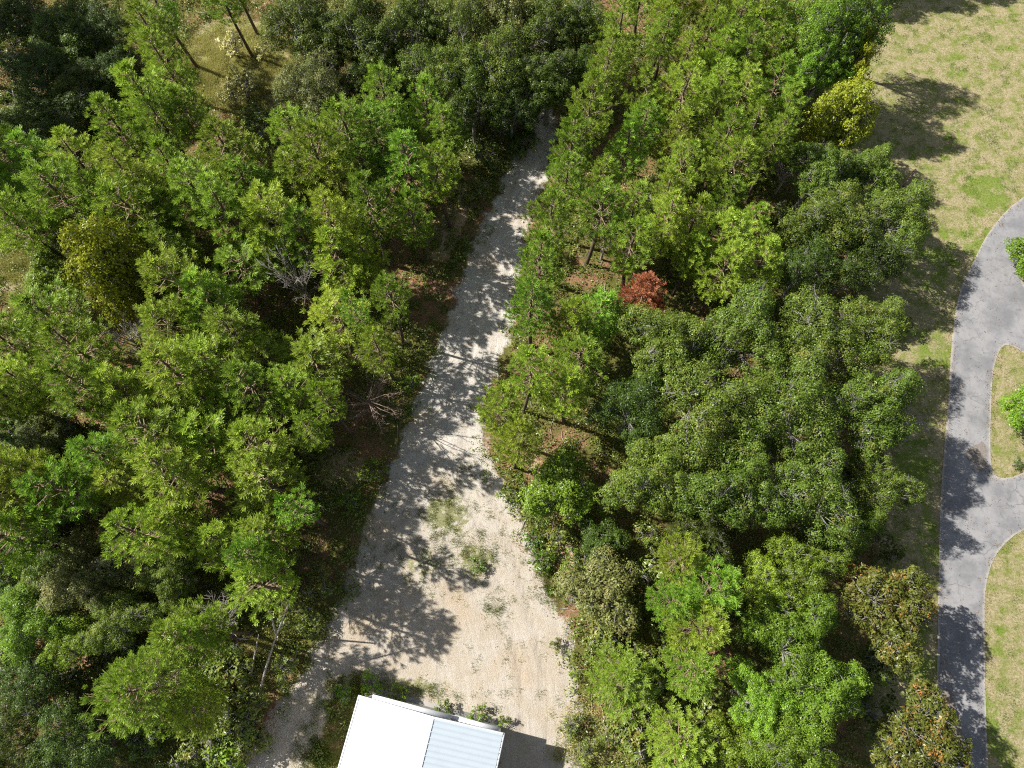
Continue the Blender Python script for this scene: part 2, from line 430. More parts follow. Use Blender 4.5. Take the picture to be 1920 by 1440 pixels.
# the asphalt has a clean edge: its outline is used itself, on a fine grid clipped to it
def road_sheet():
    from mathutils import Vector
    from mathutils.geometry import delaunay_2d_cdt
    P = smooth_poly(road_P, 2)
    lo, hi = P.min(0), P.max(0)
    X, Y = np.meshgrid(np.arange(lo[0], hi[0], 1.0), np.arange(lo[1], hi[1], 1.0))
    X, Y = X.ravel(), Y.ravel(); k = sdist(X, Y, P) > 0.35
    pts = [Vector((float(a), float(b))) for a, b in P]+[Vector((float(a), float(b))) for a, b in zip(X[k], Y[k])]
    n = len(P)
    vs, es, fs, *_ = delaunay_2d_cdt(pts, [(q, (q+1) % n) for q in range(n)], [], 0, 1e-5)
    V = np.array([(v.x, v.y, 0.03) for v in vs]); F = np.array([f for f in fs if len(f) == 3])
    c = V[F].mean(1); F = F[sdist(c[:, 0], c[:, 1], P) > 0]
    # a low worn edge down to the grass
    m = len(V); ring = np.array([(x, y, 0.03) for x, y in P]+[(x, y, -0.01) for x, y in P])
    Q = np.array([(m+q, m+(q+1) % n, m+n+(q+1) % n, m+n+q) for q in range(n)])
    V = np.concatenate([V, ring])
    return obj('paved_road', mesh_from('paved_road', V, [F, Q], M['road'], attrs={'edge': sdist(V[:, 0], V[:, 1], P)}))
tag(road_sheet(), kind='structure')
def patch(name, pts, z, col, col2):
    n = N(name); p = n.pos(); f = n.noise(8, 5, 0.7, p)
    n.bsdf(n.mix(n.ramp(f, 0.35, 0.65), col, col2), 0.9)
    P = smooth_poly(poly_world(pts), 2)
    V = [(x, y, z) for x, y in P]
    me = bpy.data.meshes.new(name); me.from_pydata(V, [], [list(range(len(V)))[::-1]]); me.materials.append(n.m)
    return tag(obj(name, me), kind='structure')
patch('asphalt_patch', [(1810,846),(1822,836),(1836,832),(1841,826),(1850,838),(1850,860),(1847,884),(1836,886),(1824,872),(1812,860)], 0.034, (0.17,0.15,0.13), (0.24,0.21,0.185))
patch('asphalt_patch', [(1760,1296),(1770,1288),(1786,1296),(1790,1318),(1800,1348),(1806,1380),(1796,1384),(1780,1360),(1764,1340)], 0.034, (0.17,0.145,0.125), (0.22,0.19,0.16))
patch('asphalt_patch', [(1760,1178),(1770,1168),(1776,1190),(1772,1215),(1784,1240),(1780,1262),(1791,1290),(1776,1284),(1758,1294),(1764,1240)], 0.034, (0.17,0.165,0.16), (0.25,0.24,0.235))

# ------------------------------------------------------------------ the shed
def build_shed():
    EZ, RZ = 4.2, 5.25
    nw = np.array(at(675,1305,EZ)); ne = np.array(at(943,1375,EZ)); rd = np.array(at(810,1342,RZ))
    ax = ne-nw; Wd = np.linalg.norm(ax); ax /= Wd
    ang = math.atan2(ax[1], ax[0])
    xr = float(np.dot(rd-nw, ax)); xr = min(max(xr, Wd*0.46), Wd*0.54)
    Lg = 14.0
    root = thing('shed', 'white metal shed with a ribbed gable roof standing at the foot of the sand track', 'shed', (nw[0], nw[1], 0), ang)
    # local frame: x east along the gable, y north; the roof's north edge lies on y = 0
    def metal(name, col, rough, spec=0.5):
        n = N(name); p = n.pos(); f = n.noise(1.2, 4, 0.6, p)
        n.bsdf(n.mix(n.ramp(f, 0.4, 0.7, 0, 0.25), col, tuple(c*0.86 for c in col)), rough, None, spec); return n.m
    white = metal('white_metal_sheet', (0.50,0.565,0.61), 0.55, 0.25); trim = metal('white_trim', (0.76,0.77,0.80), 0.45)
    wallm = metal('white_wall_sheet', (0.78,0.79,0.79), 0.5); teal = metal('blue_grey_trim', (0.22,0.34,0.38), 0.5)
    conc = metal('concrete', (0.42,0.40,0.37), 0.9, 0.2)
    # roof: two ribbed slopes
    m = MB()
    ys = []; 
    y = 0.0
    while y > -Lg:
        ys += [(y, 0.0), (y-0.10, 0.0), (y-0.125, 0.032), (y-0.155, 0.032), (y-0.18, 0.0)]
        y -= 0.34
    for x0, z0, x1, z1 in ((0.0, EZ, xr, RZ), (xr, RZ, Wd, EZ)):
        nrm = np.array([-(z1-z0), 0, x1-x0]); nrm = nrm/np.linalg.norm(nrm)
        V = []
        for yy, h in ys:
            V.append((x0+nrm[0]*h, yy, z0+nrm[2]*h)); V.append((x1+nrm[0]*h, yy, z1+nrm[2]*h))
        k = len(ys)
        Q = [(2*i, 2*i+2, 2*i+3, 2*i+1) for i in range(k-1)]
        m.add(V, Q)
        # underside
        y0, y1 = ys[0][0], ys[-1][0]
        m.add([(x0,y0,z0-.05),(x1,y0,z1-.05),(x1,y1,z1-.05),(x0,y1,z0-.05)], [(0,1,2,3)])
    roof = obj('roof', m.mesh('roof', white), root)
    c = MB(); s0 = (RZ-EZ)/xr; s1 = (RZ-EZ)/(Wd-xr); hw = 0.16
    yN, yS = 0.03, ys[-1][0]-0.02
    V = [(xr-hw,yN,RZ-hw*s0+.045),(xr,yN,RZ+.06),(xr+hw,yN,RZ-hw*s1+.045),(xr-hw,yS,RZ-hw*s0+.045),(xr,yS,RZ+.06),(xr+hw,yS,RZ-hw*s1+.045)]
    c.add(V, [(0,3,4,1),(1,4,5,2)]); obj('ridge_cap', c.mesh('ridge_cap', trim), roof)
    for side in (0, 1):
        t = MB()
        x0, z0, x1, z1 = ((-0.02, EZ-0.02, xr, RZ), (xr, RZ, Wd+0.02, EZ-0.02))[side]
        t.add([(x0,0.04,z0+.05),(x1,0.04,z1+.05),(x1,0.04,z1-.14),(x0,0.04,z0-.14),(x0,-0.07,z0+.05),(x1,-0.07,z1+.05),(x1,-0.07,z1-.14),(x0,-0.07,z0-.14)],
              [(0,3,2,1),(0,1,5,4),(4,5,6,7),(3,7,6,2)])
        obj('rake_trim', t.mesh('rake_trim', trim), roof)
        t = MB(); xg = (-0.13, Wd+0.01)[side]
        t.box(xg, xg+0.12, ys[-1][0], 0.03, EZ-0.16, EZ-0.03); obj('gutter', t.mesh('gutter', trim), roof)
    # walls, ribbed upright, with the gable filled
    OV = 0.12; wx0, wx1, wy0 = 0.15, Wd-0.15, -OV; wy1 = -Lg+0.3
    wm = MB()
    def zroof(x): return (EZ+(RZ-EZ)*x/xr if x < xr else RZ-(RZ-EZ)*(x-xr)/(Wd-xr))-0.09
    for yy in (wy0, wy1):
        x = wx0; prof = []
        while x < wx1-0.25:
            prof += [(x, 0), (x+.16, 0), (x+.18, .025), (x+.22, .025), (x+.24, 0)]; x += 0.3
        prof.append((wx1, 0))
        # make sure the ridge line is one of the steps
        prof = sorted(prof+[(xr, 0)])
        V = []
        for xx, h in prof:
            o_ = h if yy == wy0 else -h
            V += [(xx, yy+o_, 0), (xx, yy+o_, zroof(xx))]
        wm.add(V, [(2*i, 2*i+2, 2*i+3, 2*i+1) for i in range(len(prof)-1)])
    for xx in (wx0, wx1):
        wm.add([(xx,wy0,0),(xx,wy1,0),(xx,wy1,EZ-.1),(xx,wy0,EZ-.1)], [(0,1,2,3)])
    obj('wall', wm.mesh('wall', wallm), root)
    # big sliding doors on the gable, hung on a projecting track
    d = MB(); d.box(0.8, Wd*0.62, wy0+.03, wy0+.10, 0.03, 3.5); door = obj('door', d.mesh('door', wallm), root)
    h = MB(); h.box(0.7, Wd*0.62+.1, wy0+.03, wy0+.34, 3.55, 3.68); obj('door_track', h.mesh('door_track', trim), door)
    h = MB(); h.box(Wd*0.60, Wd*0.60+.05, wy0+.10, wy0+.16, 0.9, 1.5); obj('handle', h.mesh('handle', teal), door)
    d = MB(); d.box(Wd*0.64, Wd-0.4, wy0+.03, wy0+.09, 0.03, 3.0); door = obj('door', d.mesh('door', wallm), root)
    h = MB(); h.box(Wd*0.64-.1, Wd-0.3, wy0+.03, wy0+.30, 3.05, 3.18); obj('door_track', h.mesh('door_track', trim), door)
    s = MB(); s.box(wx0-.1, wx1+.1, wy1-.1, wy0+.38, 0, 0.028); obj('concrete_slab', s.mesh('concrete_slab', conc), root)
    return root, np.array([np.array(nw)+ax*a+np.array([-ax[1], ax[0]])*b for a, b in ((-.4,.6),(Wd+.4,.6),(Wd+.4,-Lg),(-.4,-Lg))])
shed, shed_P = build_shed()

# ------------------------------------------------------------------ plants
def leaves(centres, axes, size, width, rng, droop=0.0, curl=0.25):
    """one rhombus leaf per centre; axes = preferred outward direction"""
    n = len(centres)
    a = axes+rng.normal(0, 0.75, (n, 3)); a /= np.linalg.norm(a, axis=1, keepdims=True)+1e-9
    up = axes*1.0+np.array([0, 0, 0.55])+rng.normal(0, 0.42, (n, 3))
    b = np.cross(a, up); b /= np.linalg.norm(b, axis=1, keepdims=True)+1e-9
    # leaves lie across the outward direction
    t = np.cross(b, up); t /= np.linalg.norm(t, axis=1, keepdims=True)+1e-9
    s = size*rng.uniform(0.6, 1.3, (n, 1)); wd = s*width
    p0 = centres-t*s*0.5; p2 = centres+t*s*0.5
    mid = centres+np.cross(t, b)*s*curl*0.3
    p1 = mid+b*wd*0.5; p3 = mid-b*wd*0.5
    V = np.stack([p0, p1, p2, p3], 1).reshape(-1, 3)
    F = np.arange(4*n).reshape(-1, 4)
    return V, F
def rand_dirs(n, rng, zmin=-1.0):
    z = rng.uniform(zmin, 1, n); t = rng.uniform(0, 2*PI, n); r = np.sqrt(np.maximum(0, 1-z*z))
    return np.stack([r*np.cos(t), r*np.sin(t), z], 1)

def tuft(c, d, n, L, wd, rng, spread=0.75):
    """a brush of needles round the end of a twig, pointing along d"""
    v = rng.normal(0, 1, (n, 3)); v /= np.linalg.norm(v, axis=1, keepdims=True)
    v = v*0.72+d*0.95; v /= np.linalg.norm(v, axis=1, keepdims=True)
    l = L*rng.uniform(0.65, 1.1, (n, 1))
    base = c+rng.normal(0, 0.02, (n, 3))-d*L*rng.uniform(0, .8, (n, 1))
    up = np.array([0, 0, 1.0])+d*.4+rng.normal(0, .45, (n, 3))
    s = np.cross(v, up); s /= np.linalg.norm(s, axis=1, keepdims=True)+1e-9
    s *= wd*rng.uniform(.7, 1.2, (n, 1))
    return np.stack([base-s*0.3, base+s*0.3, base+v*l+s*.5, base+v*l-s*.5], 1).reshape(-1, 3)

br_mesh = {}
def make_pine(seed, H=13.0, rad=2.3, low=0.42, ntuft=1.0, sparse=1.0):
    rng = np.random.default_rng(seed)
    t = MB(); br = MB(); bend = rng.normal(0, 0.35, 2)
    def tr(z):
        f = z/H; return np.array([bend[0]*math.sin(f*2.6), bend[1]*math.sin(f*2.1+.4)-bend[1]*math.sin(.4), z])
    zs = np.linspace(0, H*0.98, 10)
    t.tube([tr(z) for z in zs], [0.17*(1-z/H)**0.8+0.02 for z in zs], 7)
    t.tube([(0,0,-.1),(0,0,.25)], [.24,.17], 7)
    NV = []; TC = []
    z = H*low
    while z < H*0.985:
        f = (z/H-low)/(1-low)
        Rz = rad*(min(1, 0.55+f*1.8) if f < 0.25 else (1-((f-0.25)/0.75)**1.35)*0.92+0.12)
        nb = rng.integers(3, 6) if f < .9 else 3
        a0 = rng.uniform(0, 2*PI)
        for k in range(nb):
            if rng.random() > sparse: continue
            a = a0+2*PI*k/nb+rng.normal(0, .3); L = Rz*rng.uniform(0.65, 1.15)
            up = (0.15+0.55*f)*L+rng.normal(0, .12)
            o = tr(z); tip = o+np.array([math.cos(a)*L, math.sin(a)*L, up])
            midp = o+(tip-o)*0.55+np.array([0, 0, -0.06*L])
            br.tube([o, midp, tip], [0.035+.015*(1-f), 0.025, 0.01], 4)
            nt_ = max(2, int((2.0+L*6.0)*ntuft))
            for q in range(nt_):
                fr = 1.0 if q == 0 else rng.uniform(0.42, 1.0)
                p = o+(tip-o)*fr
                side = 0.0 if q == 0 else rng.normal(0, 0.30)*L*0.7
                out = np.array([math.cos(a+side*.5), math.sin(a+side*.5), 0.55+rng.normal(0, .2)]); out /= np.linalg.norm(out)
                p = p+np.array([-math.sin(a)*side, math.cos(a)*side, rng.uniform(-.05, .22)])
                if q and q % 2 == 0: br.tube([o+(tip-o)*fr*0.8, p], [0.014, 0.008], 3)
                out = out*0.6+np.array([0, 0, .55]); out /= np.linalg.norm(out)
                if any(np.linalg.norm(p-c_) < 0.29 for c_ in TC): continue
                TC.append(p)
                NV.append(tuft(p, out, 42, 0.31*rng.uniform(.75, 1.35), 0.025, rng))
        z += H*0.038*rng.uniform(.7, 1.3)
    # bare lower limbs
    for q in range(rng.integers(3, 9)):
        z = H*rng.uniform(low*.6, low+.25); a = rng.uniform(0, 2*PI); L = rad*rng.uniform(.5, .95); o = tr(z)
        tip = o+np.array([math.cos(a)*L, math.sin(a)*L, L*rng.uniform(-.1, .5)])
        br.tube([o, (o+tip)/2+rng.normal(0, .1, 3), tip], [.03, .02, .008], 4)
        for _ in range(5):
            s_ = o+(tip-o)*rng.uniform(.3, 1); br.tube([s_, s_+rng.normal(0, .32, 3)], [.013, .006], 3)
    p = tr(H*0.98)
    for q in range(4):
        NV.append(tuft(p+rng.normal(0, .15, 3), np.array([0, 0, 1.0]), 46, 0.38, 0.045, rng))
    NV = np.concatenate(NV)
    br_mesh[seed] = br.mesh('pine_branches', M['limb'])
    return t.mesh('pine_trunk', M['bark']), NV

def make_broad(seed, H=10.0, zmin=-0.35, sep=0.56, rad=4.0, depth=0.55, nclump=60, leaf=0.2, wd=0.55, nleaf=220, cr=0.85, bare=0.12, bark='bark_grey', flat=0.75):
    """a broadleaf tree: trunk and limbs, crown made of leafy clumps round the limb ends"""
    rng = np.random.default_rng(seed)
    t = MB()
    zc = H-rad*flat*1.0
    zc = max(zc, H*0.42)
    fork = max(0.25*H, zc-rad*0.7)
    rt = 0.035*H**0.9
    t.tube([(0,0,-.1),(0.05,0,fork*.5),(0,0.05,fork)], [rt*1.3, rt, rt*.85], 8)
    cl = []
    tries = 0
    while len(cl) < nclump and tries < 6000:
        tries += 1
        d = rand_dirs(1, rng, zmin)[0]
        lob = 0.80+0.22*math.sin(3*math.atan2(d[1], d[0])+seed)+0.16*math.sin(5*math.atan2(d[1], d[0])+seed*2.3)
        r = rad*rng.uniform(0.72, 1.0)*lob if rng.random() < .85 else rad*rng.uniform(.2, .6)
        p = np.array([d[0]*r, d[1]*r, zc+d[2]*r*flat*(H-zc)/(rad*flat)])
        c_r = cr*rng.uniform(0.6, 1.25)
        if all(np.linalg.norm(p-q[0]) > (c_r+q[1])*sep for q in cl): cl.append((p, c_r))
    LV = []
    main = [np.array([math.cos(a)*rad*.45, math.sin(a)*rad*.45, zc+rng.uniform(-.1, .3)*rad]) for a in rng.uniform(0, 2*PI)+np.arange(6)*PI/3]
    for mp_ in main:
        k = mp_*0.5+np.array([0, 0, fork*.5])+rng.normal(0, .15, 3)
        t.tube([(0,0,fork-.2), k, mp_], [rt*.6, rt*.42, rt*.25], 6)
    for p, c_r in cl:
        mp_ = min(main, key=lambda q: np.linalg.norm(q-p))
        k = (mp_+p)*.5+rng.normal(0, .18, 3)
        t.tube([mp_, k, p], [rt*.22, 0.035, 0.02], 4)
        for _ in range(2):
            d = rand_dirs(1, rng, -.1)[0]
            t.tube([p-d*.1, p+d*c_r*rng.uniform(.6, 1.0)], [0.016, 0.007], 3)
        if rng.random() < bare:
            for _ in range(7):
                d = rand_dirs(1, rng, 0.1)[0]
                t.tube([p, p+d*c_r*.6, p+d*c_r*1.05+rng.normal(0, .12, 3)], [0.028, 0.016, 0.008], 3)
            nl = int(nleaf*.25)
        else: nl = nleaf
        nl = int(nl*(c_r/cr)**2)
        d = rand_dirs(nl, rng, -0.55)
        # the clump itself is broken into sprigs
        sp = rand_dirs(max(5, nl//16), rng, -.5)
        idx_ = rng.integers(0, len(sp), nl); near = sp[idx_]
        d = d*0.45+near*0.85; d /= np.linalg.norm(d, axis=1, keepdims=True)
        rr = c_r*rng.uniform(0.6, 1.0, (nl, 1))*np.repeat(1, nl)[:, None]*(0.75+.35*np.random.default_rng(seed+len(LV)).random(len(sp))[idx_])[:, None]
        cen = p+d*rr*np.array([1, 1, .8])
        V, F = leaves(cen, d, leaf, wd, rng)
        LV.append(V)
    return t.mesh('tree_trunk', M[bark]), np.concatenate(LV)

def crown_mesh(V, mat):
    return mesh_from('crown', V, np.arange(len(V)).reshape(-1, 4), M[mat])

proto = {}
def P_(key, tm, NV, mat, H, rad): proto[key] = (tm, NV, H, rad, {})
for i in range(8):
    tm, nv = make_pine(100+i, 13.0, (1.9,1.7,2.1,1.6,1.9,2.0,1.75,1.5)[i], (.40,.34,.45,.38,.5,.36,.42,.55)[i], 1.0, (.95,.9,.75,1,.85,.95,.8,.6)[i]); P_(('pine', i), tm, nv, None, 13.0, 2.0)
for i in range(2):
    tm, nv = make_pine(200+i, 13.0, 3.5, 0.42, 1.25, 1.0); P_(('bigpine', i), tm, nv, None, 13.0, 3.5)
for i in range(5):
    tm, nv = make_broad(300+i, 10.5, rad=4.2, nclump=150, leaf=0.145, nleaf=400, cr=(.8,.95,.75,.9,1.0)[i], bare=0.07); P_(('oak', i), tm, nv, None, 10.5, 4.2)
for i in range(3):
    tm, nv = make_broad(400+i, 6.5, zmin=-0.85, rad=2.7, nclump=80, sep=.48, leaf=0.17, nleaf=330, cr=0.82, bare=0.05); P_(('small', i), tm, nv, None, 6.5, 2.7)
for i in range(2):
    tm, nv = make_broad(500+i, 9.0, rad=3.4, zmin=-.6, nclump=120, leaf=0.22, wd=0.45, nleaf=190, cr=0.8, bare=0.05); P_(('magnolia', i), tm, nv, None, 9.0, 3.4)
for i in range(3):
    tm, nv = make_broad(600+i, 1.5, rad=0.8, nclump=9, leaf=0.14, nleaf=90, cr=0.4, bare=0.08, flat=.8); P_(('shrub', i), tm, nv, None, 1.5, 0.8)
tm, nv = make_pine(777, 9.0, 1.9, 0.30, 1.6, 1.0); P_(('deadpine', 0), tm, nv, None, 9.0, 1.9)

trees = []     # (x, y, base radius) for keeping plants apart
def plant(kind, px, py, dpx, mat, name, label, cat, group=None, H=None, var=None, zf=0.75, hscale=1.0, base=False):
    """a tree whose crown is seen at this place with this width"""
    keys = [k for k in proto if k[0] == kind]
    k = keys[(len(trees)*5+len(trees)//3) % len(keys)] if var is None else (kind, var)
    tm, NV, H0, rad, cache = proto[k]
    if mat not in cache: cache[mat] = crown_mesh(NV, mat)
    Hh = H if H else H0
    for _ in range(3):
        s = scale_at(py, Hh*zf)
        sc = (dpx/s)/(2*rad)
        if H is None: Hh = H0*sc*hscale
    x, y = at(px, py, 0.0 if base else Hh*zf)
    rs = random.Random(len(trees)*7+1)
    o = thing(name, label, cat, (x, y, 0), rs.uniform(0, 2*PI), group)
    o.scale = (sc, sc, Hh/H0)
    obj('trunk', tm, o); obj('crown', cache[mat], o)
    sd_ = {'pine': 100, 'bigpine': 200, 'deadpine': 777}.get(kind)
    if sd_: obj('branches', br_mesh[sd_+k[1]], o)
    trees.append((x, y, sc*rad, name))
    return o

# --- pines ------------------------------------------------------------------
def inside(px, py, poly):
    c = False
    for i in range(len(poly)):
        x0, y0 = poly[i]; x1, y1 = poly[(i+1) % len(poly)]
        if (y0 > py) != (y1 > py) and px < x0+(py-y0)*(x1-x0)/(y1-y0): c = not c
    return c
pines = []
def far_enough(px, py, dm):
    s = scale_at(py, 9.5)
    return all(math.hypot(px-a, py-b)/s > dm for a, b in pines)

for g_ in ((690,755),(735,770),(650,790),(560,525),(243,635),(640,880),(690,860),(425,440),(540,570),(1430,350),(1105,470),(1235,120),(1225,290),(850,420),(400,890)): pines.append(g_)
ORD = ['first','second','third','fourth','fifth','sixth','seventh','eighth','ninth','tenth','eleventh','twelfth','thirteenth','fourteenth','fifteenth','sixteenth','seventeenth','eighteenth','nineteenth','twentieth','twenty-first','twenty-second','twenty-third','twenty-fourth','twenty-fifth','twenty-sixth','twenty-seventh','twenty-eighth']
left_edge = [(585,800,80),(710,645,85),(725,560,80),(690,480,85),(770,395,80),(828,315,88),(840,240,90),(800,190,95),(715,175,85)]
for i, (px, py, d) in enumerate(left_edge):
    pines.append((px, py))
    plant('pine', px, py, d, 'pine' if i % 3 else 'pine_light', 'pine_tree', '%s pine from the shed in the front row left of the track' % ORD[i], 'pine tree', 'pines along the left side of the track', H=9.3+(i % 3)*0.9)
right_edge = [(965,820,95),(945,755,95),(985,690,90),(1000,560,100),(1015,480,100),(1040,410,95),(1060,340,90),(1075,265,90),(1110,190,90),(1150,110,90),(1165,35,90)]
for i, (px, py, d) in enumerate(right_edge):
    pines.append((px, py))
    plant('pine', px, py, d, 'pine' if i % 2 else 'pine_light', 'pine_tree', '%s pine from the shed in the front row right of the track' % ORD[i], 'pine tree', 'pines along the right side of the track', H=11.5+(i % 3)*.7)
zones = [
 ('pines over the dark upper left hollow', 2.9, [(140,300),(200,170),(300,175),(400,215),(480,280),(480,400),(330,420),(180,400)], 'pine'),
 ('pines between the grassy clearing and the track end', 2.8, [(500,330),(520,250),(640,200),(780,230),(780,370),(640,430),(500,440)], 'pine'),
 ('pines just around the bare grey tree', 2.9, [(300,430),(500,450),(620,430),(690,470),(600,480),(500,480),(420,560),(300,530)], 'pine'),
 ('pines in the open stand below the bare grey tree', 3.0, [(300,560),(470,590),(620,580),(690,600),(600,700),(560,760),(420,780),(280,740)], 'pine_light'),
 ('pines left of the bare brown tree', 2.9, [(250,740),(420,790),(560,760),(520,850),(450,950),(300,930),(130,900),(180,830)], 'pine_light'),
 ('pines at the left border above the black hollow', 2.9, [(10,570),(120,600),(230,620),(250,720),(160,770),(60,740),(-30,720),(-30,600)], 'pine'),
 ('pines just above the lower left shrub bank', 3.0, [(160,940),(300,950),(480,960),(540,1040),(480,1090),(420,1080),(330,1000),(200,990)], 'pine'),
 ('shaded left border pines above the olive tree', 3.0, [(-30,280),(110,290),(120,390),(-30,430)], 'pine'),
 ('top border pines left of the grassy clearing', 2.9, [(255,20),(300,20),(310,110),(270,110)], 'pine'),
 ('top border pines right of the track', 2.7, [(1210,-30),(1460,-30),(1470,90),(1350,120),(1230,100)], 'pine_light'),
 ('row pines left of the yellow tree', 2.7, [(1170,170),(1300,140),(1480,130),(1480,260),(1330,280),(1160,280)], 'pine_light'),
 ('row pines above the rust red dead pine', 2.75, [(1120,320),(1290,300),(1470,290),(1460,420),(1430,500),(1310,500),(1110,460)], 'pine_light'),
 ('left border pines beside the black hollow', 3.0, [(-20,850),(90,870),(110,960),(60,1030),(-20,1030)], 'pine'),
 ('row pines left of the rust red dead pine', 2.8, [(1080,560),(1140,560),(1130,680),(1060,760),(1050,660)], 'pine'),
 ('yellow green pines below the big oak clump', 2.9, [(1260,1040),(1340,1060),(1350,1200),(1310,1290),(1260,1200)], 'pine_light'),
]
rz = random.Random(5)
def mat_dense(px): return px > 1000
for zi, (label, dm, poly, mat) in enumerate(zones):
    xs = [p[0] for p in poly]; ys_ = [p[1] for p in poly]; got = []
    for _ in range(1500):
        px, py = rz.uniform(min(xs), max(xs)), rz.uniform(min(ys_), max(ys_))
        if not inside(px, py, poly) or not far_enough(px, py, dm*(.80 if mat_dense(px) else .84)): continue
        pines.append((px, py)); got.append((px, py))
    for i, (px, py) in enumerate(sorted(got)):
        Hh = rz.uniform(9.0, 13.0)*(0.87 if px > 380 and py > 420 else 1.0) if px < 900 else rz.uniform(9.0, 12.5)
        d = scale_at(py, Hh*.75)*(rz.uniform(3.9, 5.4) if px < 900 else rz.uniform(3.3, 4.4))
        lab = '%s from the left among the %s' % (ORD[i], label)
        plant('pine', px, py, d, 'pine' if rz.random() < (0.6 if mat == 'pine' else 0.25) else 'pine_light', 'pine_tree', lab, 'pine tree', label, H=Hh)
# pines whose crowns lean over the left rim and throw the long shadows on the yard
for px, py, d, lab in ((475,108,85,'pine whose thin trunk comes down at the right end of the grassy clearing'), (484,66,80,'pine at the top border with its trunk foot behind the clearing'), (371,127,90,'pine whose trunk comes down at the left end of the grassy clearing'), (545,1068,105,'tall pine standing among the weeds above the leaning dead trunks'), (612,985,105,'tall pine whose shadow crosses the green patches of the yard'), (660,815,85,'high crowned pine between the bare brown tree and the rim of the track'), (705,668,85,'high crowned pine whose trunk shadow crosses the middle of the track'), (478,1188,80,'high crowned pine beside the short thin dead trunk')):
    plant('pine', px, py, d, 'pine', 'pine_tree', lab, 'pine tree', H=12 if py > 500 else 11.5, base=True, var=(7, 4)[len(trees) % 2] if py > 500 else None)
for px, py, d, lab in ((270,1290,200,'broad bright green pine standing alone at the lower left'), (350,1200,140,'smaller pine touching the broad bright pine at the lower left, beside the dead snag'),
                       (1170,1265,140,'short bushy yellow green pine at the right rim of the sandy yard'), (1260,1400,130,'yellow green pine at the bottom border, right of the sandy yard'), (355,1320,120,'pine between the broad bright pine and the leaning dead trunks')):
    plant('bigpine' if d > 150 else 'pine', px, py, d, 'pine_light', 'pine_tree', lab, 'pine tree', H=(9 if px == 355 else 12.5) if px < 900 else 6.5); pines.append((px, py))
plant('deadpine', 1213, 547, 84, 'rust', 'dead_pine', 'small dead pine with rust red needles above the big oak clump', 'dead tree', H=8.8)

